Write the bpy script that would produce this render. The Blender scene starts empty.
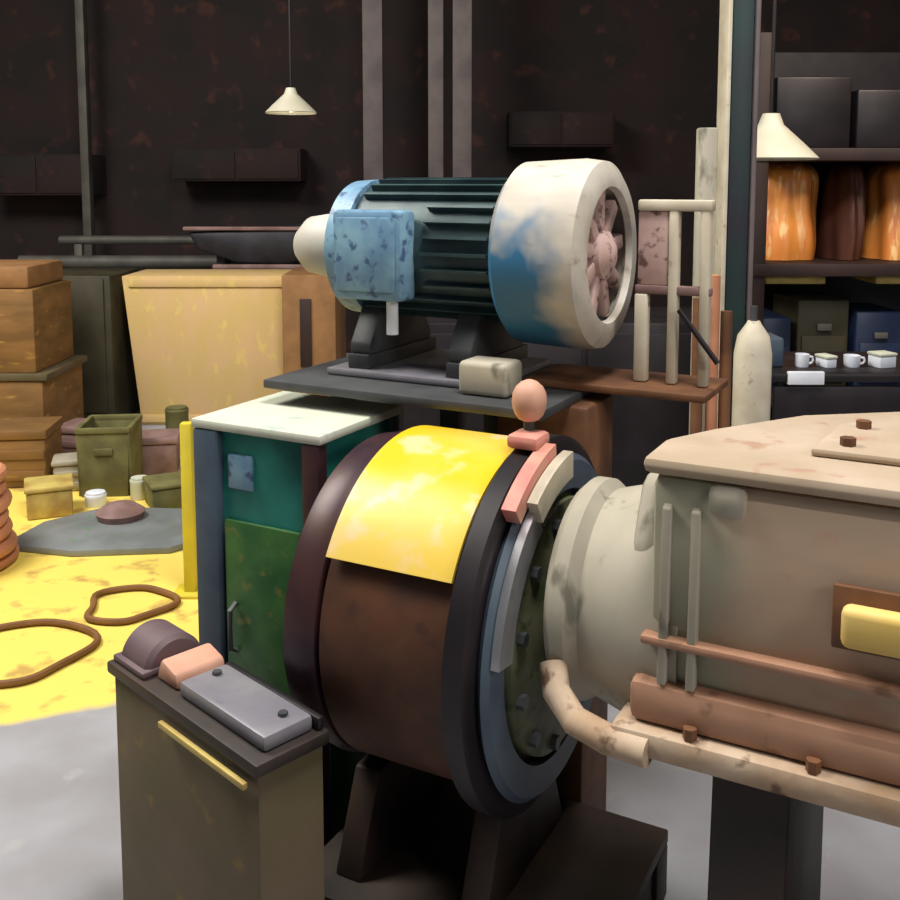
import bpy, bmesh, math, random
from mathutils import Vector, Matrix
random.seed(7)
C = bpy.context.scene.collection
PI = math.pi
R = math.radians
TH = R(28)
A = (math.cos(TH), -math.sin(TH)); B = (math.sin(TH), math.cos(TH)); O = (-.088, 2.045)
CAMZ = 1.55; PITCH = R(6); SHIFT = .163

def M(s, t, z=0):                       # machine frame -> world
    return Vector((O[0]+s*A[0]+t*B[0], O[1]+s*A[1]+t*B[1], z))
def W(px, py, Y):                       # a point of the photograph on the vertical plane y = Y
    u = (px-450)/1000; v = (450-py)/1000-SHIFT; c, s = math.cos(PITCH), math.sin(PITCH)
    k = Y/(c+v*s)
    return Vector((k*u, Y, CAMZ+k*(-s+v*c)))

# ------------------------------------------------------------ materials
def mat(name, c1, c2=None, scale=4.0, rough=.6, metal=0.0, bump=.2, c3=None, spots=.5, stretch=(1, 1, 1), emit=None, width=.12):
    m = bpy.data.materials.new(name); m.use_nodes = True
    nt = m.node_tree; N = nt.nodes; L = nt.links
    b = N['Principled BSDF']
    b.inputs['Roughness'].default_value = rough; b.inputs['Metallic'].default_value = metal
    tc = N.new('ShaderNodeTexCoord'); mp = N.new('ShaderNodeMapping'); mp.inputs['Scale'].default_value = stretch
    L.new(tc.outputs['Object'], mp.inputs['Vector'])
    n = N.new('ShaderNodeTexNoise'); n.inputs['Scale'].default_value = scale; n.inputs['Detail'].default_value = 5
    L.new(mp.outputs[0], n.inputs['Vector'])
    r = N.new('ShaderNodeValToRGB')
    r.color_ramp.elements[0].position = .5-width; r.color_ramp.elements[1].position = .5+width
    r.color_ramp.elements[0].color = (*c1, 1); r.color_ramp.elements[1].color = (*(c2 or c1), 1)
    L.new(n.outputs['Fac'], r.inputs['Fac'])
    col = r.outputs['Color']
    if c3:
        n2 = N.new('ShaderNodeTexNoise'); n2.inputs['Scale'].default_value = scale*2.7; n2.inputs['Detail'].default_value = 4
        mp2 = N.new('ShaderNodeMapping'); mp2.inputs['Location'].default_value = (3.1, 7.7, 1.3); mp2.inputs['Scale'].default_value = stretch
        L.new(tc.outputs['Object'], mp2.inputs['Vector']); L.new(mp2.outputs[0], n2.inputs['Vector'])
        r2 = N.new('ShaderNodeValToRGB'); r2.color_ramp.elements[0].position = spots; r2.color_ramp.elements[1].position = min(1, spots+.1)
        L.new(n2.outputs['Fac'], r2.inputs['Fac'])
        mx = N.new('ShaderNodeMixRGB'); L.new(r2.outputs['Color'], mx.inputs['Fac']); L.new(col, mx.inputs['Color1'])
        mx.inputs['Color2'].default_value = (*c3, 1); col = mx.outputs['Color']
    L.new(col, b.inputs['Base Color'])
    if bump:
        bp = N.new('ShaderNodeBump'); bp.inputs['Strength'].default_value = bump; bp.inputs['Distance'].default_value = .01
        L.new(n.outputs['Fac'], bp.inputs['Height']); L.new(bp.outputs[0], b.inputs['Normal'])
    if emit:
        b.inputs['Emission Color'].default_value = (*emit[0], 1); b.inputs['Emission Strength'].default_value = emit[1]
    m['tc'] = 1
    return m

def overlay(m, lo, hi, axis, col, fuzz=.1, nscale=6):
    """a second paint colour between lo and hi on one object axis, with a worn edge"""
    nt = m.node_tree; N = nt.nodes; L = nt.links; b = N['Principled BSDF']
    old = b.inputs['Base Color'].links[0].from_socket
    tc = N.new('ShaderNodeTexCoord'); sp = N.new('ShaderNodeSeparateXYZ'); L.new(tc.outputs['Object'], sp.inputs[0])
    n = N.new('ShaderNodeTexNoise'); n.inputs['Scale'].default_value = nscale; L.new(tc.outputs['Object'], n.inputs['Vector'])
    ma = N.new('ShaderNodeMath'); ma.operation = 'MULTIPLY_ADD'; ma.inputs[1].default_value = fuzz*2
    L.new(n.outputs['Fac'], ma.inputs[0]); L.new(sp.outputs[axis], ma.inputs[2])
    def stepn(v, inv):
        mr = N.new('ShaderNodeMapRange'); mr.inputs['From Min'].default_value = v+fuzz-fuzz*.3; mr.inputs['From Max'].default_value = v+fuzz+fuzz*.3
        if inv: mr.inputs['To Min'].default_value = 1; mr.inputs['To Max'].default_value = 0
        L.new(ma.outputs[0], mr.inputs['Value']); return mr.outputs[0]
    mu = N.new('ShaderNodeMath'); mu.operation = 'MULTIPLY'
    L.new(stepn(lo, False), mu.inputs[0]); L.new(stepn(hi, True), mu.inputs[1])
    mx = N.new('ShaderNodeMixRGB'); L.new(mu.outputs[0], mx.inputs['Fac']); L.new(old, mx.inputs['Color1']); mx.inputs['Color2'].default_value = (*col, 1)
    L.new(mx.outputs[0], b.inputs['Base Color'])
    return mu, mx

m = {}
m['yellow'] = mat('yellow_paint', (.76, .48, .012), (.74, .52, .10), 4, .33, 0, .05, (.74, .54, .26), .52)
m['drum'] = mat('brown_rust_drum', (.05, .018, .009), (.10, .036, .014), 7, .55, .1, .2, (.05, .02, .012), .6)
m['black'] = mat('black_steel', (.012, .010, .012), (.02, .014, .018), 8, .45, .3, .1)
m['purple'] = mat('purple_black_steel', (.030, .012, .022), (.055, .022, .02), 8, .4, .2, .1)
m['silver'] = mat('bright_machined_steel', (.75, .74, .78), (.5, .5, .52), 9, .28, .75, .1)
m['olive'] = mat('olive_grey_casting', (.08, .09, .04), (.16, .16, .09), 12, .55, .1, .3, (.05, .08, .03), .55)
m['casting'] = mat('pale_dusty_casting', (.33, .30, .23), (.42, .38, .30), 6, .75, 0, .4, (.16, .15, .11), .6, (1, 1, .4))
m['gear'] = mat('dusty_brown_casting', (.47, .32, .215), (.39, .285, .20), 3.5, .7, 0, .3, (.42, .24, .16), .6, (1, 1, 1.5))
m['gear_low'] = mat('rusty_pink_casting', (.44, .24, .15), (.34, .17, .10), 5, .7, 0, .3, (.18, .09, .05), .58)
m['dust'] = mat('pale_dust_on_lid', (.46, .36, .27), (.38, .29, .20), 6, .85, 0, .25, (.36, .22, .15), .64)
m['lip'] = mat('cream_rusty_lip', (.52, .40, .29), (.38, .25, .15), 10, .75, 0, .4, (.16, .09, .05), .58)
m['cream'] = mat('cream_paint', (.66, .60, .47), (.50, .44, .33), 7, .6, 0, .1, (.24, .17, .10), .66)
m['cowl'] = mat('cream_cowl_paint', (.58, .53, .46), (.44, .39, .32), 9, .5, 0, .15, (.34, .28, .22), .62, (.4, 1, 1))
m['pinkgrille'] = mat('dusty_pink_grille', (.60, .42, .39), (.50, .33, .29), 14, .7, 0, .2, (.16, .09, .08), .55)
m['motor'] = mat('dark_teal_motor_paint', (.018, .040, .045), (.04, .075, .08), 8, .45, .1, .1)
m['lightblue'] = mat('light_blue_paint', (.20, .36, .47), (.13, .25, .38), 14, .45, 0, .1, (.06, .11, .22), .56)
m['teal'] = mat('teal_green_panel', (.008, .12, .10), (.02, .19, .15), 7, .4, 0, .1)
m['green'] = mat('green_panel', (.012, .085, .02), (.045, .14, .03), 9, .45, 0, .2, (.12, .14, .03), .6)
m['slate'] = mat('slate_blue_paint', (.045, .065, .10), (.06, .09, .12), 9, .5, 0, .1)
m['creamtop'] = mat('worn_cream_top', (.50, .53, .42), (.58, .57, .48), 6, .6, 0, .1, (.36, .44, .40), .62)
m['rust'] = mat('rusty_brown_bracket', (.20, .085, .035), (.11, .045, .02), 8, .65, .1, .3)
m['darkgrey'] = mat('dark_grey_steel', (.075, .078, .082), (.045, .047, .05), 6, .5, .2, .1)
m['grey'] = mat('grey_steel_plate', (.26, .25, .27), (.20, .19, .22), 9, .42, .2, .1, (.12, .12, .16), .66)
m['base'] = mat('greasy_black_base', (.016, .010, .008), (.04, .022, .014), 7, .6, 0, .3)
m['block'] = mat('brown_olive_block', (.12, .085, .05), (.09, .07, .03), 5, .75, 0, .3, (.17, .11, .03), .62)
m['purplecast'] = mat('purple_brown_casting', (.13, .085, .09), (.09, .055, .075), 7, .6, .1, .2)
m['peach'] = mat('peach_wood', (.62, .34, .24), (.52, .27, .18), 9, .6, 0, .2)
m['pink'] = mat('pink_red_paint', (.66, .20, .17), (.58, .30, .22), 14, .5, 0, .1)
m['yblock'] = mat('pale_yellow_lug', (.78, .58, .22), (.70, .48, .12), 6, .6, 0, .1)
m['columngreen'] = mat('dark_green_column', (.008, .045, .035), (.022, .022, .032), 2.5, .5, 0, .1)
m['orange'] = mat('orange_bag_fabric', (.80, .30, .06), (.55, .16, .03), 4, .4, 0, .3, (.85, .52, .22), .57, (2.5, 2.5, .3))  # pale vertical streaks paint highlights into the bag colour
m['browntarp'] = mat('brown_bag_fabric', (.10, .03, .014), (.06, .018, .012), 5, .6, 0, .3)
m['beam'] = mat('dark_red_beam', (.018, .007, .006), (.028, .010, .008), 6, .6, 0, .1)
m['ystrip'] = mat('dull_yellow_box', (.55, .43, .12), (.35, .22, .06), 8, .6, 0, .1)
m['navy'] = mat('navy_plastic', (.012, .020, .05), (.02, .035, .085), 6, .4, 0, .1)
m['white'] = mat('white_plastic', (.78, .80, .86), (.66, .70, .80), 8, .4, 0, 0)
m['card'] = mat('tan_plywood', (.62, .41, .20), (.58, .41, .15), 7, .7, 0, .1, (.66, .50, .16), .6, (1, 1, .5))
m['cardside'] = mat('orange_brown_plywood', (.28, .14, .05), (.21, .10, .035), 7, .7, 0, .1)
m['orangewood'] = mat('orange_brown_timber', (.24, .12, .035), (.15, .075, .02), 4, .7, 0, .2, (.36, .20, .04), .62, (.6, 1, 3))
m['darkolive'] = mat('dark_olive_paint', (.028, .024, .010), (.05, .042, .02), 5, .6, 0, .1)
m['wall'] = mat('sooty_maroon_wall', (.010, .007, .007), (.022, .009, .009), 2, .85, 0, .2, (.055, .018, .014), .60)
m['ceil'] = mat('sooty_ceiling', (.012, .010, .010), (.02, .017, .017), 2, .9, 0, 0)
m['pipegrey'] = mat('dull_grey_pipe', (.11, .105, .09), (.07, .065, .06), 5, .6, .2, .1)
m['postgrey'] = mat('grey_post_paint', (.15, .12, .12), (.10, .08, .085), 5, .6, 0, .1)
m['tarpblack'] = mat('blue_black_tarpaulin', (.022, .022, .035), (.010, .009, .012), 5, .5, 0, .2)
m['hose'] = mat('pink_orange_hose', (.55, .24, .13), (.42, .17, .09), 6, .5, 0, 0)
m['scrap'] = mat('grey_blue_metal_sheet', (.24, .26, .27), (.18, .20, .20), 6, .5, .2, .1, (.14, .26, .14), .62)
m['rope'] = mat('brown_cable', (.22, .10, .03), (.16, .07, .02), 6, .7, 0, 0)
m['yplastic'] = mat('yellow_bollard_paint', (.72, .58, .03), (.60, .50, .05), 6, .5, 0, .05)
m['capwhite'] = mat('off_white_cap_paint', (.55, .52, .46), (.46, .43, .37), 7, .55, 0, 0)
m['whitelamp'] = mat('white_lamp_shade', (.62, .59, .48), (.55, .52, .40), 6, .5, 0, 0)
m['bulb'] = mat('lit_bulb', (1, 1, 1), rough=.4, bump=0, emit=((1, .95, .85), 14))
m['mauve'] = mat('mauve_clutter', (.26, .16, .15), (.16, .09, .08), 8, .7, 0, .2)
m['oliveclutter'] = mat('olive_clutter', (.16, .15, .05), (.10, .09, .03), 8, .7, 0, .2)

# blue worn paint patch of the fan cowl: a band of object z (front/low) kept away from the white rim
mu, mx = overlay(m['cowl'], -.5, .07, 'Z', (.03, .15, .29), .16, 11)
def limit_x(mt, mu, mx, xmax):
    N = mt.node_tree.nodes; L = mt.node_tree.links
    tc = N.new('ShaderNodeTexCoord'); sp = N.new('ShaderNodeSeparateXYZ'); L.new(tc.outputs['Object'], sp.inputs[0])
    n = N.new('ShaderNodeTexNoise'); n.inputs['Scale'].default_value = 9; L.new(tc.outputs['Object'], n.inputs['Vector'])
    ma = N.new('ShaderNodeMath'); ma.operation = 'MULTIPLY_ADD'; ma.inputs[1].default_value = .20
    L.new(n.outputs['Fac'], ma.inputs[0]); L.new(sp.outputs['X'], ma.inputs[2])
    mr = N.new('ShaderNodeMapRange'); mr.inputs['From Min'].default_value = xmax+.06; mr.inputs['From Max'].default_value = xmax+.15
    mr.inputs['To Min'].default_value = 1; mr.inputs['To Max'].default_value = 0
    L.new(ma.outputs[0], mr.inputs['Value'])
    m2 = N.new('ShaderNodeMath'); m2.operation = 'MULTIPLY'; L.new(mu.outputs[0], m2.inputs[0]); L.new(mr.outputs[0], m2.inputs[1])
    L.new(m2.outputs[0], mx.inputs['Fac'])
limit_x(m['cowl'], mu, mx, .235)
overlay(m['teal'], -5, .72, 'Z', (.02, .07, .03), .05, 5)
overlay(m['gear'], -5, .14, 'X', (.33, .32, .23), .16, 5)

# floor: worn grey concrete with a yellow painted area on the left
fm = mat('floor_concrete', (.34, .34, .365), (.28, .27, .285), 3, .7, 0, .1, (.36, .35, .36), .62)
def floor_paint():
    N = fm.node_tree.nodes; L = fm.node_tree.links; b = N['Principled BSDF']
    old = b.inputs['Base Color'].links[0].from_socket
    tc = N.new('ShaderNodeTexCoord'); sp = N.new('ShaderNodeSeparateXYZ'); L.new(tc.outputs['Object'], sp.inputs[0])
    n = N.new('ShaderNodeTexNoise'); n.inputs['Scale'].default_value = 5; L.new(tc.outputs['Object'], n.inputs['Vector'])
    def edge(sock, v, up):
        ma = N.new('ShaderNodeMath'); ma.operation = 'MULTIPLY_ADD'; ma.inputs[1].default_value = .14
        L.new(n.outputs['Fac'], ma.inputs[0]); L.new(sock, ma.inputs[2])
        mr = N.new('ShaderNodeMapRange'); mr.inputs['From Min'].default_value = v+.05; mr.inputs['From Max'].default_value = v+.09
        if not up: mr.inputs['To Min'].default_value = 1; mr.inputs['To Max'].default_value = 0
        L.new(ma.outputs[0], mr.inputs['Value']); return mr.outputs[0]
    sl = N.new('ShaderNodeMath'); sl.operation = 'MULTIPLY_ADD'; sl.inputs[1].default_value = -.40
    L.new(sp.outputs['X'], sl.inputs[0]); L.new(sp.outputs['Y'], sl.inputs[2])     # y - .4x
    a = edge(sl.outputs[0], 3.24, True); c = edge(sp.outputs['Y'], 5.3, False)
    d = edge(sp.outputs['X'], -.2, False)
    m1 = N.new('ShaderNodeMath'); m1.operation = 'MULTIPLY'; L.new(a, m1.inputs[0]); L.new(c, m1.inputs[1])
    m2 = N.new('ShaderNodeMath'); m2.operation = 'MULTIPLY'; L.new(m1.outputs[0], m2.inputs[0]); L.new(d, m2.inputs[1])
    n3 = N.new('ShaderNodeTexNoise'); n3.inputs['Scale'].default_value = 7; n3.inputs['Detail'].default_value = 6; L.new(tc.outputs['Object'], n3.inputs['Vector'])
    r3 = N.new('ShaderNodeValToRGB'); r3.color_ramp.elements[0].position = .34; r3.color_ramp.elements[1].position = .44
    r3.color_ramp.elements[0].color = (.50, .33, .08, 1); r3.color_ramp.elements[1].color = (.82, .63, .12, 1)
    L.new(n3.outputs['Fac'], r3.inputs['Fac'])
    mx = N.new('ShaderNodeMixRGB'); L.new(m2.outputs[0], mx.inputs['Fac']); L.new(old, mx.inputs['Color1']); L.new(r3.outputs[0], mx.inputs['Color2'])
    L.new(mx.outputs[0], b.inputs['Base Color'])
floor_paint()

# ------------------------------------------------------------ mesh builder
class MB:
    def __init__(self): self.bm = bmesh.new()
    def box(self, x0, x1, y0, y1, z0, z1, bev=0, seg=2, rot=None, taper=None):
        t = bmesh.new(); bmesh.ops.create_cube(t, size=1)
        c = Vector(((x0+x1)/2, (y0+y1)/2, (z0+z1)/2))
        for v in t.verts:
            v.co = Vector((v.co.x*(x1-x0), v.co.y*(y1-y0), v.co.z*(z1-z0)))
            if taper and v.co.z > 0: v.co.x *= taper[0]; v.co.y *= taper[1]
        if bev: bmesh.ops.bevel(t, geom=t.edges[:], offset=bev, segments=seg, affect='EDGES', profile=.5)
        for v in t.verts:
            if rot: v.co = rot @ v.co
            v.co += c
        self._merge(t); return self
    def _merge(self, t):
        me = bpy.data.meshes.new('tmp'); t.to_mesh(me); t.free(); self.bm.from_mesh(me); bpy.data.meshes.remove(me)
    def lathe(self, prof, p, axis='X', seg=48, a0=0, a1=2*PI, closed_prof=False):
        """prof: list of (along, radius) round an axis through p"""
        full = abs(a1-a0-2*PI) < 1e-6; n = seg if full else seg+1
        rings = []
        for (h, r) in prof:
            ring = []
            for i in range(n):
                a = a0+(a1-a0)*i/seg; u, v = math.cos(a)*r, math.sin(a)*r
                co = {'X': (h, u, v), 'Y': (v, h, u), 'Z': (u, v, h)}[axis]
                ring.append(self.bm.verts.new(Vector(co)+Vector(p)))
            rings.append(ring)
        pairs = list(zip(rings[:-1], rings[1:]))
        if closed_prof: pairs.append((rings[-1], rings[0]))
        for r0, r1 in pairs:
            for i in range(n if full else n-1):
                j = (i+1) % n
                self.bm.faces.new((r0[i], r0[j], r1[j], r1[i]))
        if not closed_prof:
            for rg, rv in ((rings[0], True), (rings[-1], False)):
                if full: self.bm.faces.new(rg[::-1] if rv else rg)
        elif not full:
            for k in (0, n-1): self.bm.faces.new([rg[k] for rg in rings])
        return self
    def cyl(self, p0, p1, r, r1=None, seg=20):
        p0, p1 = Vector(p0), Vector(p1); d = p1-p0; q = d.to_track_quat('Z', 'Y')
        r1 = r if r1 is None else r1; a = []; b = []
        for i in range(seg):
            t = 2*PI*i/seg; e = Vector((math.cos(t), math.sin(t), 0))
            a.append(self.bm.verts.new(p0+q@(e*r))); b.append(self.bm.verts.new(p1+q@(e*r1)))
        for i in range(seg): self.bm.faces.new((a[i], a[(i+1) % seg], b[(i+1) % seg], b[i]))
        self.bm.faces.new(a[::-1]); self.bm.faces.new(b); return self
    def tube(self, pts, r, seg=10, closed=False):
        pts = [Vector(p) for p in pts]; n = len(pts); rings = []
        for i, p in enumerate(pts):
            d = (pts[(i+1) % n]-pts[i-1]) if closed else (pts[min(i+1, n-1)]-pts[max(i-1, 0)])
            q = d.to_track_quat('Z', 'Y')
            rings.append([self.bm.verts.new(p+q@Vector((math.cos(2*PI*k/seg)*r, math.sin(2*PI*k/seg)*r, 0))) for k in range(seg)])
        def near(r0, r1):
            return min(range(seg), key=lambda o: (r1[o].co-r0[0].co).length)
        for i in range(n if closed else n-1):
            r0, r1 = rings[i], rings[(i+1) % n]; o = near(r0, r1)
            for k in range(seg): self.bm.faces.new((r0[k], r0[(k+1) % seg], r1[(k+1+o) % seg], r1[(k+o) % seg]))
        if not closed: self.bm.faces.new(rings[0][::-1]); self.bm.faces.new(rings[-1])
        return self
    def prism(self, poly, axis, h0, h1, bev=0):
        """poly (a,b) extruded along axis; X: (y,z)  Y: (x,z)  Z: (x,y)"""
        t = bmesh.new()
        f = lambda a, b, h: {'X': (h, a, b), 'Y': (a, h, b), 'Z': (a, b, h)}[axis]
        lo = [t.verts.new(f(a, b, h0)) for a, b in poly]; hi = [t.verts.new(f(a, b, h1)) for a, b in poly]; n = len(poly)
        for i in range(n): t.faces.new((lo[i], lo[(i+1) % n], hi[(i+1) % n], hi[i]))
        t.faces.new(lo[::-1]); t.faces.new(hi)
        bmesh.ops.recalc_face_normals(t, faces=t.faces)
        if bev: bmesh.ops.bevel(t, geom=t.edges[:], offset=bev, segments=2, affect='EDGES', profile=.5)
        self._merge(t); return self
    def sheet(self, fn, nu, nv, th):
        """a curved sheet with real thickness: fn(u,v)->point"""
        g = [[self.bm.verts.new(fn(i/nu, j/nv)) for j in range(nv+1)] for i in range(nu+1)]
        fs = [self.bm.faces.new((g[i][j], g[i+1][j], g[i+1][j+1], g[i][j+1])) for i in range(nu) for j in range(nv)]
        bmesh.ops.solidify(self.bm, geom=fs, thickness=th); return self
    def build(self, name, mt, parent=None, ang=35):
        bm = self.bm; bmesh.ops.recalc_face_normals(bm, faces=bm.faces)
        for f in bm.faces: f.smooth = True
        for e in bm.edges:
            if len(e.link_faces) != 2 or e.calc_face_angle(0) > R(ang): e.smooth = False
        me = bpy.data.meshes.new(name); bm.to_mesh(me); bm.free(); me.materials.append(m[mt] if isinstance(mt, str) else mt)
        o = bpy.data.objects.new(name, me); C.objects.link(o); o.parent = parent
        return o
for k_ in list(m): m[m[k_].name] = m[k_]

def tag(o, label, cat=None, group=None):
    o['label'] = label
    if cat: o['category'] = cat
    if group: o['group'] = group
    return o
def thing(name, label, cat, loc, rz=0, group=None):
    o = bpy.data.objects.new(name, None); C.objects.link(o); o.empty_display_size = .1
    o.location = loc; o.rotation_euler.z = rz; return tag(o, label, cat, group)
def one(name, mb, mt, label, cat, loc, rz=0, group=None):
    o = mb.build(name, mt); o.location = loc; o.rotation_euler.z = rz; return tag(o, label, cat, group)
def struct(name, mb, mt):
    o = mb.build(name, mt); o['kind'] = 'structure'; return o
def copy_tree(o, parent=None):
    c = o.copy(); C.objects.link(c); c.parent = parent
    for ch in [x for x in bpy.data.objects if x.parent == o]: copy_tree(ch, c)
    return c

# ------------------------------------------------------------ the hall
struct('floor', MB().box(-7, 7, -1.5, 9.2, -.1, 0), fm)
struct('ceiling', MB().box(-7, 7, -1.5, 9.2, 5, 5.1), 'ceil')
struct('wall_back', MB().box(-7, 7, 9.0, 9.2, 0, 5), 'wall')
struct('wall_right', MB().box(6.8, 7, -1.5, 9.0, 0, 5), 'wall')

# ------------------------------------------------------------ machine: skid
SP = lambda s, t, z=0: M(s, t, z)
k = thing('machine_skid', 'low greasy black steel skid under the yellow guarded drum', 'machine base', SP(0, 0), -TH)
f = MB()
f.box(-.13, .50, -.26, -.18, 0, .12, .006).box(-.13, .50, .18, .26, 0, .12, .006)
for x in (-.12, .15, .40): f.box(x, x+.09, -.18, .18, .01, .11)
f.build('skid_frame', 'base', k)
MB().box(-.13, .50, -.26, .26, .12, .15, .004).build('deck_plate', 'base', k)
for x in (-.03, .25):
    MB().prism([(-.20, .15), (.20, .15), (.12, .345), (-.12, .345)], 'X', x-.03, x+.03, .006).build('saddle', 'base', k)

# drum with guard
DZ = .69
d = thing('cable_drum', 'brown rusty drum lying under a curved bright yellow guard', 'drum', SP(0, 0, DZ), -TH)
MB().lathe([(.0, .325), (.265, .325)], (0, 0, 0), seg=96).build('barrel', 'drum', d)
g0, g1 = R(-15), R(150)
def arc_shell(mb, x0, x1, r0, r1, a0, a1, n=48):
    mb.lathe([(x0, r0), (x1, r0), (x1, r1), (x0, r1)], (0, 0, 0), seg=n, a0=a0, a1=a1, closed_prof=True); return mb
arc_shell(MB(), .0, .262, .340, .347, g0, g1, 72).build('guard', 'yellow', d, 50)

l = thing('rope_flange', 'thick purple-black steel ring at the cabinet end of the drum', 'flange', SP(-.055, 0, DZ), -TH)
MB().lathe([(-.035, .28), (-.04, .305), (-.030, .322), (.02, .332), (.042, .325), (.048, .30), (.045, .06), (-.03, .06)], (0, 0, 0), seg=96, closed_prof=True).build('disc', 'purple', l)

# wheel at the gearbox end
r = thing('flywheel', 'large black wheel with rim highlight shaped as bright steel arc and olive hub beside grey housing', 'wheel', SP(.30, 0, DZ), -TH)
MB().lathe([(-.035, .06), (-.035, .335), (-.025, .362), (.012, .362), (.02, .35), (.02, .06)], (0, 0, 0), seg=96, closed_prof=True).build('disc', 'black', r)
MB().lathe([(.021, .262), (.021, .318), (.032, .330), (.045, .318), (.045, .262)], (0, 0, 0), seg=96, closed_prof=True).build('rim_ring', 'slate', r)
arc_shell(MB(), .046, .062, .268, .322, R(120), R(172), 30).build('rim_highlight_arc', 'silver', r)  # rim highlight shaped as a silver arc; rest of the ring kept dark
MB().lathe([(.021, .03), (.021, .250), (.05, .245), (.06, .19), (.075, .12), (.08, .03)], (0, 0, 0), seg=64, closed_prof=True).build('hub', 'olive', r)
for i in range(12):
    a = 2*PI*(i+.5)/12; MB().cyl((.045, .222*math.cos(a), .222*math.sin(a)), (.066, .222*math.cos(a), .222*math.sin(a)), .014, seg=6).build('bolt', 'darkgrey', r)

# clamp over the top of the wheel
b = thing('brake_clamp', 'pink and cream clamp with round peach knob above the black wheel', 'clamp', SP(.30, 0, DZ), -TH)
MB().box(-.035, .03, -.09, -.02, .360, .388, .010).build('clamp_block', 'pink', b)
MB().lathe([(-.04, .012), (-.036, .020), (-.028, .027), (-.015, .032), (0, .034), (.015, .032), (.027, .026), (.036, .016), (.04, .006)], (-.01, -.035, .445), 'Z', 24).build('knob', 'peach', b)
MB().cyl((-.01, -.035, .38), (-.01, -.035, .41), .011).build('stem', 'darkgrey', b)
arc_shell(MB(), .022, .05, .335, .372, R(97), R(128), 20).build('brake_shoe', 'pink', b)
arc_shell(MB(), .052, .072, .300, .350, R(92), R(122), 20).build('strap', 'cream', b)

# ------------------------------------------------------------ gearbox with bell housing
G = thing('gearbox', 'big rusty dust-covered gearbox casing with pale lid, right foreground', 'gearbox', SP(.60, 0, 0), -TH)
def plan(o, x1=.78):                     # plan of the casing: its far left corner is cut away
    return [(-.01-o, -.29-o), (x1+o, -.29-o), (x1+o, .27+o), (.32, .24+o), (.16-o*.5, .12+o), (.04-o, -.06), (-.01-o, -.16)]
cs_ = MB().prism(plan(-.012), 'Z', .76, 1.10, .022).build('casing', 'gear', G)
MB().prism(plan(.012), 'Z', .70, .77, .016).build('lower_casing', 'gear_low', G)
MB().prism(plan(.035), 'Z', .655, .70, .012).build('bottom_lip', 'lip', G)
MB().prism(plan(.0), 'Z', 1.10, 1.128, .012).build('lid', 'dust', G)
MB().prism([(.22, -.17), (.70, -.17), (.72, .1), (.70, .18), (.36, .18), (.24, .02)], 'Z', 1.128, 1.142, .006).build('inspection_cover', 'dust', G)
for (x, y) in ((.27, -.13), (.48, -.13), (.66, -.13), (.66, .02), (.66, .14), (.50, .14), (.38, .14), (.28, .0)):
    MB().cyl((x, y, 1.142), (x, y, 1.155), .012, seg=6).build('lid_bolt', 'rust', G)
for x in (.08, .26, .44, .62):
    MB().cyl((x, -.308, .70), (x, -.308, .718), .011, seg=6).build('lip_bolt', 'rust', G)
for x in (.03, .075):
    MB().prism([(-.30, .77), (-.26, .77), (-.25, 1.07), (-.288, 1.05)], 'X', x-.007, x+.007, .003).build('rib', 'casting', G)
MB().box(.09, .15, -.29, -.25, 1.045, 1.10, .016).build('corner_boss', 'casting', G)
MB().prism([(-.005, -.30), (.78, -.30), (.78, -.265), (-.005, -.265)], 'Z', .83, .845, .005).build('side_ridge', 'gear_low', G)
# bell housing
MB().lathe([(-.19, .06), (-.19, .185), (-.175, .20), (-.15, .20), (-.13, .185), (-.06, .205), (.03, .225), (.05, .225), (.05, .06)], (0, -.06, .805), 'X', 72, closed_prof=True).build('bell_housing', 'casting', G)
MB().prism([(-.20, .70), (.02, .70), (.0, 1.06), (-.16, 1.06), (-.22, .95)], 'X', -.05, -.0, .02).build('housing_flange', 'casting', G)
MB().tube([(-.17, -.245, .735), (-.155, -.27, .70), (-.11, -.30, .675), (-.05, -.315, .668), (.02, -.322, .668)], .024, 14).build('front_foot', 'lip', G)
for x in (.10, .62):
    MB().prism([(-.28, 0), (.22, 0), (.20, .655), (-.24, .655)], 'X', x, x+.12, .01).build('leg_plate', 'base', G)
lg = thing('lifting_lug', 'pale yellow rounded block bolted on gearbox front face', 'lug', SP(.945, -.283, .93), -TH)
MB().box(-.055, .12, -.045, -.012, -.03, .03, .012, 3).build('lug_body', 'yblock', lg)
MB().box(-.07, .14, -.012, .0, -.045, .05, .004).build('mounting_plate', 'rust', lg)

# ------------------------------------------------------------ green cabinet at the drum's left end
gc = thing('control_cabinet', 'teal and green steel cabinet with cream top left of drum', 'cabinet', SP(-.35, .05, 0), -TH)
MB().box(-.15, .17, -.12, .18, .04, 1.00, .008).build('body', 'teal', gc)
MB().box(-.165, .19, -.14, .20, 1.00, 1.022, .006).build('top_plate', 'creamtop', gc)
for x, y, mt in ((-.16, -.14, 'slate'), (.14, -.14, 'purple'), (-.16, .16, 'slate'), (.14, .16, 'slate')):
    MB().box(x, x+(.07 if x < 0 else .045), y, y+.035, 0, 1.00, .006).build('corner_post', mt, gc)
MB().box(-.08, .13, -.134, -.121, .16, .80, .006).build('door', 'green', gc)
MB().box(-.07, .00, -.130, -.121, .87, .95, .006).build('name_plate', 'lightblue', gc)
MB().tube([(-.05, -.134, .50), (-.05, -.155, .51), (-.05, -.155, .60), (-.05, -.134, .61)], .006).build('door_handle', 'darkgrey', gc)

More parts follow.
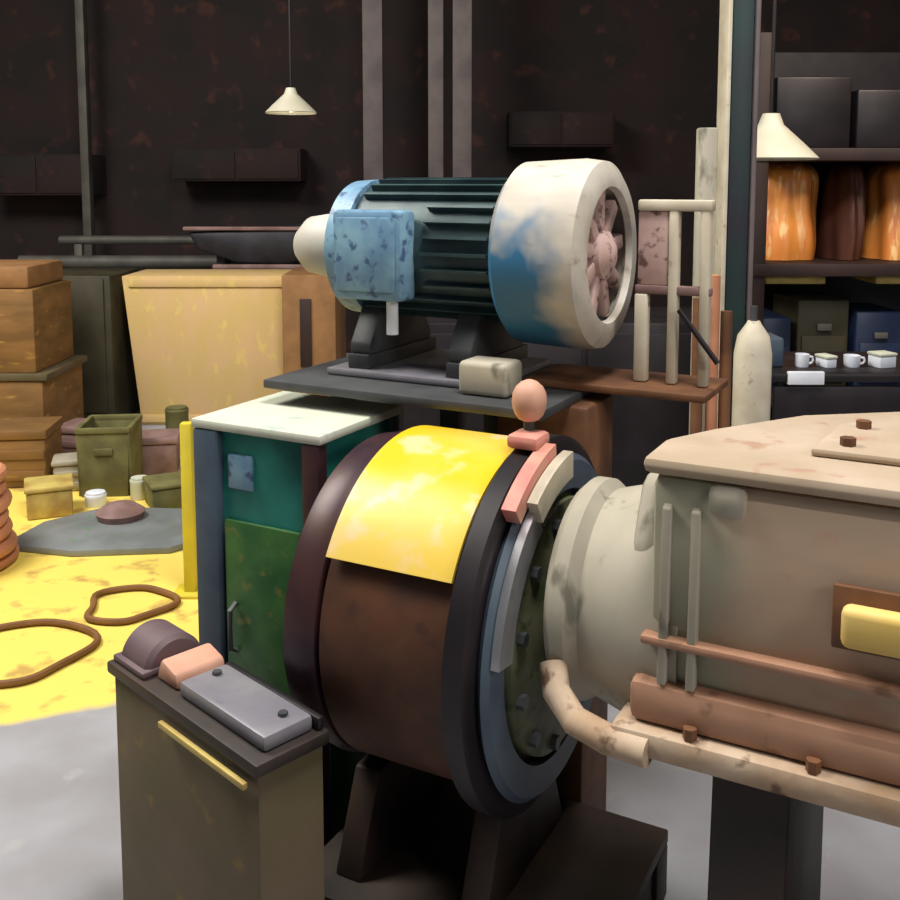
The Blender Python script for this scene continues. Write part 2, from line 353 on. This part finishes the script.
# ------------------------------------------------------------ motor stand and motor
st = thing('motor_stand', 'rusty brown pedestal stand carrying the blue motor', 'stand', SP(0, .42, 0), -TH)
MB().box(-.46, .26, -.32, .20, 1.06, 1.082, .005).build('table_plate', 'darkgrey', st)
MB().box(.08, .30, -.16, .02, 0, 1.06, .01).build('pedestal', 'rust', st)
for x in (-.42, -.1):
    for y in (-.10, .14): MB().box(x, x+.05, y, y+.05, 0, 1.06, .004).build('leg', 'darkgrey', st)
MB().box(.12, .54, -.10, .12, 1.083, 1.10, .004).build('side_shelf', 'rust', st)
MB().box(-.36, .08, -.20, .17, 1.083, 1.10, .005).build('slide_plate', 'grey', st)
for x in (-.29, -.02): MB().box(x-.02, x+.04, -.18, .16, 1.10, 1.135, .004).build('slide_rail', 'darkgrey', st)

MZ = 1.385
mo = thing('electric_motor', 'dark teal electric motor with big cream and blue fan cowl', 'motor', SP(0, .40, MZ), -TH)
MB().lathe([(-.35, .05), (-.35, .13), (-.33, .155), (-.31, .16), (.08, .16), (.10, .155), (.10, .05)], (0, 0, 0), 'X', 64, closed_prof=True).build('stator_body', 'motor', mo)
for i in range(28):
    a = 2*PI*i/28
    xa = -.10 if 2.45 < a < 3.75 else -.29
    if 4.3 < a < 5.1: continue
    q = Matrix.Rotation(a, 3, 'X')
    mb = MB().box(xa, .07, .150, .176, -.0035, .0035)
    for v in mb.bm.verts: v.co = q @ v.co
    mb.build('cooling_fin', 'motor', mo)
MB().lathe([(-.385, .05), (-.385, .14), (-.37, .168), (-.31, .172), (-.30, .05)], (0, 0, 0), 'X', 64, closed_prof=True).build('end_bell', 'lightblue', mo)
MB().lathe([(-.56, .002), (-.555, .045), (-.52, .075), (-.45, .085), (-.385, .07)], (0, 0, 0), 'X', 32).build('shaft_cap', 'capwhite', mo)
tb = MB().box(-.315, -.125, -.215, -.145, -.11, .10, .012).build('terminal_box', 'lightblue', mo)
MB().box(-.30, -.14, -.224, -.214, -.09, .085, .006).build('box_cover', 'lightblue', tb)
MB().cyl((-.17, -.18, -.11), (-.17, -.18, -.19), .014).build('cable_gland', 'white', tb)
for x in (-.29, -.02):
    MB().prism([(-.15, -.25), (.15, -.25), (.15, -.225), (.09, -.13), (-.09, -.13), (-.15, -.225)], 'X', x-.02, x+.04, .006).build('foot', 'darkgrey', mo)
MB().lathe([(.085, .10), (.08, .17), (.085, .195), (.10, .212), (.24, .218), (.285, .212), (.30, .188), (.30, .155), (.285, .150), (.27, .165), (.13, .175), (.13, .10)], (0, 0, 0), 'X', 96, closed_prof=True).build('fan_cowl', 'cowl', mo)
MB().lathe([(.235, .03), (.235, .166), (.245, .166), (.245, .03)], (0, 0, 0), 'X', 48, closed_prof=True).build('fan_disc', 'black', mo)
for i in range(9):
    a = 2*PI*i/9; q = Matrix.Rotation(a, 3, 'X')
    mb = MB().box(.245, .28, -.017, .017, .035, .150, .006)
    for v in mb.bm.verts: v.co = q @ v.co
    mb.build('grille_spoke', 'pinkgrille', mo)
MB().lathe([(.24, .002), (.24, .062), (.29, .055), (.305, .03), (.31, .002)], (0, 0, 0), 'X', 32).build('hub_cap', 'pinkgrille', mo)
cb = one('concrete_block', MB().box(-.06, .06, -.045, .045, 0, .075, .012, 3), 'casting', 'small pale olive block on the table below the fan cowl', 'block', SP(.09, .21, 1.083), -TH)

# ------------------------------------------------------------ cream guard frame right of the fan
gf = thing('guard_frame', 'cream welded tube frame standing right of the fan cowl', 'frame', SP(.40, .42, 1.101), -TH)
MB().box(-.045, -.015, -.02, .01, 0, .20, .005).build('upright', 'cream', gf)
MB().box(.03, .052, -.02, .01, 0, .41, .005).build('upright', 'cream', gf)
MB().box(.10, .122, -.02, .01, 0, .41, .005).build('upright', 'cream', gf)
MB().box(-.04, .125, -.022, .012, .385, .41, .005).build('top_rail', 'cream', gf)
MB().box(-.045, .125, -.018, .008, .20, .22, .004).build('middle_rail', 'mauve', gf)
MB().box(-.04, .03, -.015, .0, .22, .385, .004).build('mesh_panel', 'pinkgrille', gf)
MB().tube([(.06, -.03, .17), (.15, -.04, .06)], .006).build('diagonal_rod', 'black', gf)

tp = one('conduit_post', MB().box(-.03, .03, -.022, .022, 0, 1.72, .006), 'casting', 'tall thin cream conduit post left of the green column', 'post', (W(700, 400, 3.2).x, 3.2, 0))
rps = thing('rusty_pipes', 'bundle of short orange-brown pipes standing before the green column', 'pipes', (W(712, 400, 3.0).x, 3.0, 0))
for dx, h, mt in ((-.045, 1.20, 'rust'), (0, 1.27, 'hose'), (.04, 1.16, 'rust')):
    MB().cyl((dx, 0, 0), (dx, .01, h), .018).build('pipe', mt, rps)

# green column with pale flange edges
x = W(729, 400, 3.5).x
gcol = thing('steel_column', 'dark green steel column with pale edges left of the orange bags', 'column', (x, 3.5, 0))
MB().box(-.036, .036, -.045, .045, .015, 4.98, .004).build('web', 'columngreen', gcol)
for dx, mt in ((-.050, 'cream'), (.045, 'postgrey')):
    MB().box(dx-.006, dx+.008, -.06, .06, .015, 4.98, .002).build('flange_edge', mt, gcol)
MB().box(-.12, .12, -.12, .12, 0, .015, .003).build('base_plate', 'darkgrey', gcol)

# ------------------------------------------------------------ hanging lamps
def lamp(px, py, Y, label, lit, sz=1.0, tilt=0):
    p = W(px, py, Y)
    t = thing('pendant_lamp', label, 'lamp', p)
    MB().lathe([(.13*sz, .03*sz), (.09*sz, .045*sz), (.02*sz, .12*sz), (-.03*sz, .17*sz), (-.035*sz, .165*sz), (.015*sz, .112*sz), (.08*sz, .035*sz), (.12*sz, .02*sz)], (0, 0, 0), 'Z', 40, closed_prof=True).build('shade', 'whitelamp', t)
    MB().lathe([(-.025*sz, .002), (-.02*sz, .03*sz), (.01*sz, .045*sz), (.05*sz, .03*sz), (.08*sz, .012*sz)], (0, 0, 0), 'Z', 24).build('bulb', 'bulb' if lit else 'whitelamp', t)
    MB().cyl((0, 0, .12*sz), (0, 0, 4.99-p.z), .008).build('cord', 'black', t)
    return t
lamp(770, 150, 4.2, 'cream shaded pendant lamp hanging right of the green column', False, 1.15)
lamp(291, 108, 6.0, 'lit white pendant lamp hanging above the tan crate', True, .9)

# ------------------------------------------------------------ storage rack on the right
Y = 4.8
x0, x1 = W(752, 300, Y).x, 3.2
zs = W(800, 264, Y).z                   # upper shelf
zl = W(800, 395, Y).z
zt = W(800, 148, Y).z  # top shelf, added to throw shade on the bag tops
rk = thing('storage_rack', 'dark red steel storage rack behind the gearbox on the right', 'rack', (x0, Y, 0))
Wd = x1-x0
for xx in (0, Wd-.06):
    for yy in (0, .7): MB().box(xx, xx+.06, yy, yy+.06, 0, 2.25, .004).build('upright', 'beam', rk)
for z in (zt, zs, zl, .35):
    MB().box(.0, Wd, -.01, .77, z-.06, z-.0, .004).build('shelf', 'beam', rk)
MB().box(.0, Wd, .745, .76, 0, 2.25).build('back_panel', 'black', rk)

def tarp(px0, px1, pyt, mt, label, lean, seedv):
    a, b_ = W(px0, 262, Y+.1).x, W(px1, 262, Y+.1).x
    h = W(800, pyt, Y+.2).z-zs; ph = random.Random(seedv).random()*6
    mb = MB(); nv, nu = 16, 72; rings = []
    for j in range(nv+1):
        v = j/nv; q = (1-v**9)**.5*(1-.10*v*v+.05*math.sin(v*7+ph)) if j < nv else .12
        ring = []
        for i_ in range(nu):
            an = 2*PI*i_/nu; rr = 1+.05*math.sin(an*6+ph+v*2.5)+.03*math.sin(an*11+v*4)
            ring.append(mb.bm.verts.new(((b_-a)/2+math.cos(an)*(b_-a)*.46*q*rr+lean*v, .3+math.sin(an)*.25*q*rr, h*v)))
        rings.append(ring)
    for r0, r1 in zip(rings[:-1], rings[1:]):
        for i_ in range(nu): mb.bm.faces.new((r0[i_], r0[(i_+1) % nu], r1[(i_+1) % nu], r1[i_]))
    mb.bm.faces.new(rings[0][::-1]); mb.bm.faces.new(rings[-1])
    return one('bulk_bag', mb, mt, label, 'bag', (a, Y+.12, zs+.004))
tarp(752, 836, 158, 'orange', 'wide orange bulk bag on the rack beside the green column', .04, 1)
tarp(837, 879, 158, 'browntarp', 'dark brown bulk bag between the two orange ones', .03, 2)
tarp(881, 950, 158, 'orange', 'orange bulk bag at the right edge of the photo', .03, 3)

def rbox(px0, px1, py0, py1, Yd, dep, name, mt, label, cat, group=None, bev=.012, onz=None, rz=0):
    a, c = W(px0, py1, Yd), W(px1, py0, Yd)
    w = c.x-a.x; z0 = onz if onz is not None else a.z; h = c.z-z0
    return one(name, MB().box(-w/2, w/2, 0, dep, 0, h, bev), mt, label, cat, ((a.x+c.x)/2, Yd, z0), rz, group)
for px0_, px1_, h_, lab in ((775, 850, .34, 'large black crate added for shade on the top rack shelf above the orange bag'), (856, 940, .28, 'black crate added for shade on the top rack shelf at the right edge')):
    a_ = W(px0_, 148, Y+.05).x; c_ = W(px1_, 148, Y+.05).x
    one('shade_crate', MB().box(0, c_-a_, 0, .5, 0, h_, .012), 'black', lab, 'crate', (a_, Y+.05, zt))  # black crates added with the top shelf to darken the bag tops
one('dark_screen_box', MB().box(-.85, .48, -.25, .25, 0, 1.02, .01).box(-.83, -.12, -.262, -.25, .1, .98, .004).box(-.10, .46, -.262, -.25, .1, .98, .004), 'black', 'added long low black box darkening the view behind the motor stand', 'locker', (.62, 4.0, 0))  # added dark box that hides the lit floor behind the machine
# objects under the upper shelf
zm = zl
for i, (p0, p1, top, mt, lab) in enumerate([(757, 792, 318, 'navy', 'navy blue bin on lower rack shelf beside the column'),
                                          (795, 850, 300, 'darkolive', 'black-olive crate on lower rack shelf, taller than its neighbours'),
                                          (853, 905, 312, 'navy', 'navy blue bin on lower rack shelf at the right edge')]):
    rbox(p0, p1, top, 395, Y+.15, .4, 'storage_bin', mt, lab, 'bin', onz=zm)
def bin_front(o, w, h, mt):
    MB().box(-w*.42, w*.42, -.012, 0, h*.08, h*.60, .004).build('front_panel', mt, o)
    MB().box(-w*.14, w*.14, -.022, -.010, h*.66, h*.74, .004).build('handle', 'pipegrey', o)
for o_ in [x for x in bpy.data.objects if x.name.startswith('storage_bin')]:
    bin_front(o_, o_.dimensions.x or .2, max(v.co.z for v in o_.data.vertices), o_.data.materials[0].name)
for p0, p1, lab in ((766, 826, 'dull yellow tray hung under the bag shelf near the green column'), (876, 930, 'dull yellow tray hung under the bag shelf at the right edge')):
    rbox(p0, p1, 270, 284, Y+.05, .3, 'cable_tray', 'ystrip', lab, 'tray', bev=.004)
# pale things in front of the bins
tb2 = thing('work_bench', 'black bench behind the gearbox with small white things on it', 'bench', (W(830, 400, 3.9).x, 3.9, 0))
zb = W(830, 362, 3.9).z
MB().box(-.32, .75, -.25, .25, zb-.03, zb, .005).build('bench_top', 'black', tb2)
for xx in (-.28, .68):
    for yy in (-.22, .18): MB().box(xx, xx+.04, yy, yy+.04, 0, zb-.03).build('leg', 'black', tb2)
MB().box(-.30, .73, -.235, -.215, zb-.22, zb-.05, .004).build('apron', 'black', tb2)
def mug(px, r, h, lab):
    p = W(px, 360, 3.8); t = thing('enamel_mug', lab, 'mug', (p.x, 3.8, zb))
    MB().lathe([(0, .001), (0, r*.9), (.006, r), (h, r*1.04), (h, r*.92), (.01, r*.88), (.01, .001)], (0, 0, 0), 'Z', 28).build('cup', 'white', t)
    MB().tube([(r, 0, h*.8), (r*1.5, 0, h*.75), (r*1.6, 0, h*.5), (r*1.4, 0, h*.3), (r, 0, h*.25)], .005, 8).build('handle', 'white', t)
def carton(px, w, h, lab):
    p = W(px, 360, 3.8); t = thing('small_carton', lab, 'box', (p.x, 3.8, zb), .3)
    MB().box(-w/2, w/2, -.035, .035, 0, h, .004).build('body', 'white', t)
    MB().box(-w/2-.003, w/2+.003, -.038, .038, h, h+.012, .004).build('lid', 'creamtop', t)
mug(802, .026, .05, 'white enamel mug on black bench nearest the green column')
carton(826, .045, .035, 'small white carton with cream lid on bench between the mugs')
mug(852, .03, .045, 'wide white mug in the middle of the black bench')
carton(882, .075, .045, 'wider white carton with cream lid at bench end far right')
rbox(755, 785, 338, 362, 3.78, .15, 'parts_tray', 'slate', 'blue-grey parts tray at the column end of the bench', 'tray', onz=zb)
rbox(788, 825, 372, 385, 3.645, .02, 'white_sign', 'white', 'blank white plate on the front edge of the black bench', 'plate', bev=.003)
gcyl = thing('gas_cylinder', 'cream gas cylinder standing between green column and black bench', 'cylinder', (W(752, 380, 3.3).x, 3.3, 0))
MB().lathe([(0, .055), (.01, .062), (.98, .062), (1.04, .052), (1.08, .025), (1.09, .02)], (0, 0, 0), 'Z', 28).build('tank', 'cream', gcyl)
MB().cyl((0, 0, 1.09), (0, 0, 1.14), .012).build('valve', 'darkgrey', gcyl)

# ------------------------------------------------------------ foreground block
BR = -R(44.6)
P0 = Vector((-.428, 1.798, 0))
fb = thing('steel_pedestal', 'brown olive steel pedestal at bottom left corner', 'pedestal', P0, BR)
MB().box(-.27, .235, -.085, .055, 0, .565, .008).build('body', 'block', fb)
MB().box(-.28, .245, -.095, .062, .565, .59, .006).build('top_plate', 'base', fb)
MB().box(-.06, .22, -.105, -.095, .54, .552, .002).build('edge_strip', 'ystrip', fb)
cs = thing('bearing_block', 'rounded purple-brown bearing block at far end of pedestal', 'bearing', P0+Vector((0, 0, .59)), BR)
MB().lathe([(-.265, .004), (-.265, .056), (-.255, .065), (-.165, .065), (-.155, .056), (-.155, .004)], (0, -.01, .0), 'X', 40, a0=0, a1=PI, closed_prof=True).build('housing', 'purplecast', cs)
MB().box(-.27, -.15, -.085, .06, 0, .014, .004).build('foot', 'purplecast', cs)
one('peach_wedge', MB().prism([(-.04, 0), (.04, 0), (.035, .03), (-.02, .045)], 'Y', -.06, .05, .008), 'peach', 'peach coloured wedge between bearing block and grey plate', 'wedge', P0+Matrix.Rotation(BR, 3, 'Z')@Vector((-.105, 0, .59)), BR)
gp = thing('grey_slide', 'flat grey steel slide lying along the pedestal top', 'slide', P0+Vector((0, 0, .59)), BR)
MB().box(-.05, .225, -.065, .04, 0, .03, .008).build('slide_plate', 'grey', gp)
for xx in (-.02, .19): MB().cyl((xx, 0, .03), (xx, 0, .037), .009, seg=6).build('bolt', 'darkgrey', gp)
MB().box(-.06, .235, .042, .056, 0, .025, .004).build('guide_rail', 'black', gp)

# ------------------------------------------------------------ left of the machine
bo = thing('bollard', 'thin yellow post standing beside the teal cabinet', 'post', (W(191, 590, 3.65).x, 3.65, 0))
MB().box(-.022, .022, -.022, .022, 0, .66, .008).build('post', 'yplastic', bo)
MB().box(-.06, .06, -.06, .06, 0, .012, .003).build('base_plate', 'yplastic', bo)
sc = one('metal_sheet', MB().prism([(-.42, -.16), (-.1, -.24), (.30, -.20), (.48, .02), (.25, .30), (-.15, .33), (-.36, .12)], 'Z', 0, .03, .006), 'scrap', 'flat grey scrap sheet lying on the yellow floor', 'sheet', (-1.47, 4.25, 0))
one('red_lump', MB().lathe([(0, .10), (.03, .11), (.06, .07), (.075, .02)], (0, 0, 0), 'Z', 20), 'mauve', 'reddish brown lump resting on the grey scrap sheet', 'scrap', (-1.50, 4.42, .03))
def ring_pts(cx, cy, cz, r, n=40, wob=.0, sq=1.0, ph=0):
    return [(cx+r*math.cos(2*PI*i/n)*(1+wob*math.sin(3*2*PI*i/n+ph)), cy+sq*r*math.sin(2*PI*i/n), cz) for i in range(n)]
hs = thing('hose_coil', 'stack of pink-orange hose coiled at the left edge', 'hose', (-2.05, 3.90, 0))
for i in range(7):
    MB().tube(ring_pts(0.01*math.sin(i*2), .01*math.cos(i*3), .03+i*.056, .25-.004*i, wob=.03, ph=i), .028, 10, True).build('hose_turn', 'hose', hs)
one('cable_loop', MB().tube(ring_pts(0, 0, .014, .22, wob=.15), .012, 8, True), 'rope', 'brown cable loop lying on the yellow floor near its grey edge', 'cable', (-1.42, 3.15, 0))
one('cable_loop', MB().tube(ring_pts(0, 0, .014, .15, wob=.2, ph=1), .012, 8, True), 'rope', 'smaller brown cable loop between hose coil and pedestal', 'cable', (-1.18, 3.52, 0))
# clutter before the crate
def fbox(px, py, w, d_, h, name, mt, label, cat, rz=0, bev=.012, group=None):
    # stands on the floor where the pixel's ray meets it
    u = (px-450)/1000; v = (450-py)/1000-SHIFT; c, s = math.cos(PITCH), math.sin(PITCH)
    kk = CAMZ/(s-v*c); t = thing(name, label, cat, (kk*u, kk*(c+v*s), 0), rz, group)
    X, D = w/2, d_/2; e = min(.02, w*.12)
    if cat == 'tin':                    # round tin with a rolled rim and a lid
        MB().lathe([(0, X*.94), (.006, X), (h-.02, X), (h-.012, X*1.05), (h-.004, X)], (0, 0, 0), 'Z', 28).build('can', mt, t)
        MB().lathe([(h-.004, X*.9), (h+.006, X*.9), (h+.010, X*.3)], (0, 0, 0), 'Z', 28).build('lid', mt, t); return t
    if cat == 'bin':                    # open bin: tapered walls, thick rim, handle
        b_ = MB(); k = .86
        b_.box(-X*k, X*k, -D*k, D*k, 0, .015, .004)
        for sg in (-1, 1):
            b_.prism([(-D*k*1, 0), (D*k, 0), (D, h), (-D, h)], 'X', sg*X*.93-.008, sg*X*.93+.008, .003)
            b_.prism([(-X*k, 0), (X*k, 0), (X*.94, h), (-X*.94, h)], 'Y', sg*D*.93-.008, sg*D*.93+.008, .003)
        b_.build('walls', mt, t)
        r_ = MB()
        for sg in (-1, 1): r_.box(-X, X, sg*D*.95-.012, sg*D*.95+.012, h-.02, h+.008, .004).box(sg*X*.95-.012, sg*X*.95+.012, -D*.93, D*.93, h-.02, h+.008, .004)
        r_.build('rim', mt, t)
        MB().box(-X*.35, X*.35, -D*.99-.01, -D*.93, h*.62, h*.72, .004).build('handle', mt, t); return t
    MB().box(-X, X, -D, D, 0, h*.84, bev).build('body', mt, t)
    MB().box(-X-.008, X+.008, -D-.008, D+.008, h*.84, h, bev*.7).build('lid', mt, t)
    if name == 'small_crate' or w > .24:
        for zz in (.14, .5): MB().box(-X*.96, X*.96, -D-.007, -D+.002, h*zz, h*(zz+.16), .002).build('batten', mt, t)
    return t
fbox(74, 487, .18, .16, .16, 'small_crate', 'casting', 'small pale grey crate on the floor left of olive bin', 'crate', .3)
fbox(112, 488, .26, .3, .34, 'floor_bin', 'oliveclutter', 'olive green bin standing on floor before the tan crate', 'bin', .1)
fbox(88, 462, .26, .22, .22, 'low_box', 'mauve', 'mauve brown low box on the floor before dark cabinet', 'box', -.2)
fbox(50, 512, .2, .2, .15, 'low_box', 'ystrip', 'dull yellow low box behind the hose coil', 'box', .4)
fbox(160, 470, .20, .22, .20, 'low_box', 'mauve', 'mauve brown box against foot of tan crate, nearest bollard', 'box', .2)
fbox(168, 505, .18, .2, .13, 'low_box', 'oliveclutter', 'little olive box on the yellow floor near the bollard', 'box', .5)
fbox(22, 480, .34, .3, .30, 'low_box', 'orangewood', 'orange brown box in front of the stacked timber crate', 'box', .1)

for px, py, w_, h_, mt, lab in ((140, 498, .09, .10, 'creamtop', 'tiny cream tin on the yellow floor between olive bin and olive box'),
                              (96, 505, .10, .06, 'white', 'tiny white tin on floor before the olive bin'),
                              (178, 452, .13, .26, 'oliveclutter', 'upright olive canister at right foot of tan crate')):
    fbox(px, py, w_, .1, h_, 'small_tin', mt, lab, 'tin', .3)

# tan crate
Yc = 6.28
tcx = (W(145, 430, Yc).x+W(295, 430, Yc).x)/2
cr = thing('plywood_crate', 'tall tan plywood crate behind the teal cabinet', 'crate', (tcx, Yc, 0), 0)
zc = W(200, 276, Yc).z
MB().prism([(-.50, 0), (.42, 0), (.42, zc), (-.60, zc)], 'Y', 0, .5, .01).build('box', 'card', cr)
MB().box(.42, .44, .02, .48, .03, zc-.02).build('side_board', 'cardside', cr)
for z in (.02, zc-.07):
    MB().box(-.50-.06*z, .42, -.012, 0, z, z+.05, .003).build('batten', 'card', cr)
db = thing('wood_cabinet', 'orange-brown wooden cabinet with dark slot beside the tan crate', 'cabinet', (W(305, 430, 6.1).x, 6.1, 0))
hh = W(300, 275, 6.1).z
MB().box(-.13, .20, 0, .6, 0, hh, .01).build('body', 'cardside', db)
MB().box(-.02, .05, -.012, 0, hh*.42, hh*.85, .003).build('slot', 'beam', db)
# dark cabinet and timber crate on the left
dk = thing('dark_cabinet', 'dark olive cabinet left of the tan crate', 'cabinet', (W(90, 430, 6.2).x, 6.2, 0))
MB().box(-.34, .16, 0, .6, 0, W(90, 276, 6.2).z, .01).build('body', 'darkolive', dk)
MB().box(-.30, .12, -.015, 0, .1, .95, .005).build('door', 'darkolive', dk)
wc = thing('timber_crate', 'orange-brown timber crate stack at the left edge', 'crate', (W(10, 430, 5.4).x, 5.4, 0))
hw = W(10, 290, 5.4).z
MB().box(-.45, .19, 0, .6, 0, hw*.48, .01).build('lower_crate', 'orangewood', wc)
MB().box(-.47, .22, -.01, .61, hw*.48, hw*.52, .006).build('lid_board', 'block', wc)
MB().box(-.45, .15, .02, .58, hw*.52, hw, .01).build('upper_crate', 'orangewood', wc)
MB().box(-.45, .12, .04, .55, hw, hw*1.13, .02).build('top_sack', 'cardside', wc)

# bench / pipes at the back
Yp = 7.55
def pipe(px0, px1, py, r, mt, label, dy=0):
    a, c = W(px0, py, Yp+dy), W(px1, py, Yp+dy); L_ = c.x-a.x
    t = thing('pipe_rack', label, 'pipe', ((a.x+c.x)/2, Yp+dy, 0))
    MB().cyl((-L_/2, 0, a.z), (L_/2, 0, a.z), r).build('pipe', mt, t)
    for xx in (-L_/2+.15, L_/2-.15): MB().box(xx-.03, xx+.03, -.03, .03, 0, a.z-r*.9, .004).build('stand', 'pipegrey', t)
    return t
pipe(20, 335, 262, .05, 'pipegrey', 'long dull grey pipe on stands behind the tan crate')
pipe(60, 240, 240, .035, 'pipegrey', 'shorter grey pipe behind and above the long one', .4)
bt = thing('covered_boat', 'blue-black tarpaulin covering a long load behind the tan crate', 'covered load', (W(262, 262, 7.1).x, 7.1, 0))
z0 = W(262, 262, 7.1).z
n = 24; mb = MB()
prof = [(-.42, .16, .02), (-.40, .19, .10), (-.2, .18, .20), (0, .17, .26), (.2, .15, .24), (.40, .10, .20), (.55, .05, .22)]
mb.prism([(-.48, .28), (-.40, .16), (-.15, .07), (.20, .06), (.42, .10), (.62, .30), (.30, .33), (-.1, .30)], 'Y', -.2, .2, .03)
mb.build('tarpaulin', 'tarpblack', bt).location.z = z0-.06
MB().box(-.50, .35, -.22, -.16, z0+.235, z0+.26, .006).build('edge_rail', 'mauve', bt)
MB().box(-.30, .40, -.23, -.19, z0-.03, z0-.0, .006).build('lower_rail', 'mauve', bt)
for xx in (-.3, .35): MB().box(xx, xx+.06, -.1, .1, 0, z0+.05).build('trestle', 'darkgrey', bt)

# posts on the back wall
def post(px, w, Yq, mt, label, ztop=4.98, zb_=0.0):
    return one('wall_post', MB().box(-w/2, w/2, -.05, .05, 0, ztop-zb_, .006), mt, label, 'post', (W(px, 200, Yq).x, Yq, zb_))
post(88, .07, 8.6, 'pipegrey', 'thin grey steel post on the back wall, far left')
post(374, .16, 8.2, 'postgrey', 'grey steel post behind left half of the motor')
post(436, .12, 8.0, 'postgrey', 'left post of the close pair behind the motor')
post(462, .15, 8.0, 'postgrey', 'right, wider post of the close pair behind the motor')
for i, (px, py, w, h) in enumerate([(45, 175, .9, .35), (240, 165, 1.1, .28), (560, 130, .9, .30)]):
    c_ = W(px, py, 8.75)
    t = one('wall_locker', MB().box(-w/2, w/2, -.2, .2, 0, h, .01).box(-w/2+.02, -.01, -.215, -.2, .02, h-.02, .004).box(.01, w/2-.02, -.215, -.2, .02, h-.02, .004), 'wall', ['sooty maroon locker on back wall at far left', 'sooty maroon locker on back wall above tan crate', 'sooty maroon locker on back wall above fan cowl'][i], 'locker', (c_.x, 8.79, c_.z-h/2))

# ------------------------------------------------------------ unseen area lights
def area(name, loc, target, sx, sy, power, col):
    l = bpy.data.lights.new(name, 'AREA'); l.shape = 'RECTANGLE'; l.size = sx; l.size_y = sy; l.energy = power; l.color = col
    o = bpy.data.objects.new(name, l); C.objects.link(o); o.location = loc
    o.rotation_euler = (Vector(target)-Vector(loc)).to_track_quat('-Z', 'Y').to_euler(); return o
area('roof_area_light', (.5, 1.3, 4.8), (.1, 2.3, .8), 1.3, 1.0, 172, (1, .97, .93))  # unseen overhead area light below the closed ceiling, no skylight modelled
area('roof_area_light', (-3.0, 3.2, 4.8), (-1.8, 4.2, 0), 2.0, 2.4, 370, (1, .96, .88))
area('gearbox_fill_light', (2.3, -.5, 2.7), (1.0, 1.7, 1.0), 1.0, 1.0, 38, (1, .96, .92))  # added fill to brighten the gearbox front, no door there
area('rack_area_light', (2.2, 3.7, 3.2), (1.9, 5, 1.6), .5, .3, 26, (1, .85, .65))  # unseen area light aimed at the bags, no lamp modelled

w = bpy.data.worlds.new('world'); bpy.context.scene.world = w; w.use_nodes = True
w.node_tree.nodes['Background'].inputs[0].default_value = (.85, .92, 1, 1); w.node_tree.nodes['Background'].inputs[1].default_value = .08

cam = bpy.data.cameras.new('camera'); co = bpy.data.objects.new('camera', cam); C.objects.link(co)
co.location = (0, 0, CAMZ); co.rotation_euler = (PI/2-PITCH, 0, 0); cam.sensor_width = 36; cam.lens = 40; cam.shift_y = -SHIFT*1000/900; cam.clip_start = .05
bpy.context.scene.camera = co
vs = bpy.context.scene.view_settings; vs.view_transform = 'Standard'; vs.look = 'None'; vs.gamma = 1; vs.exposure = .12; vs.use_curve_mapping = False
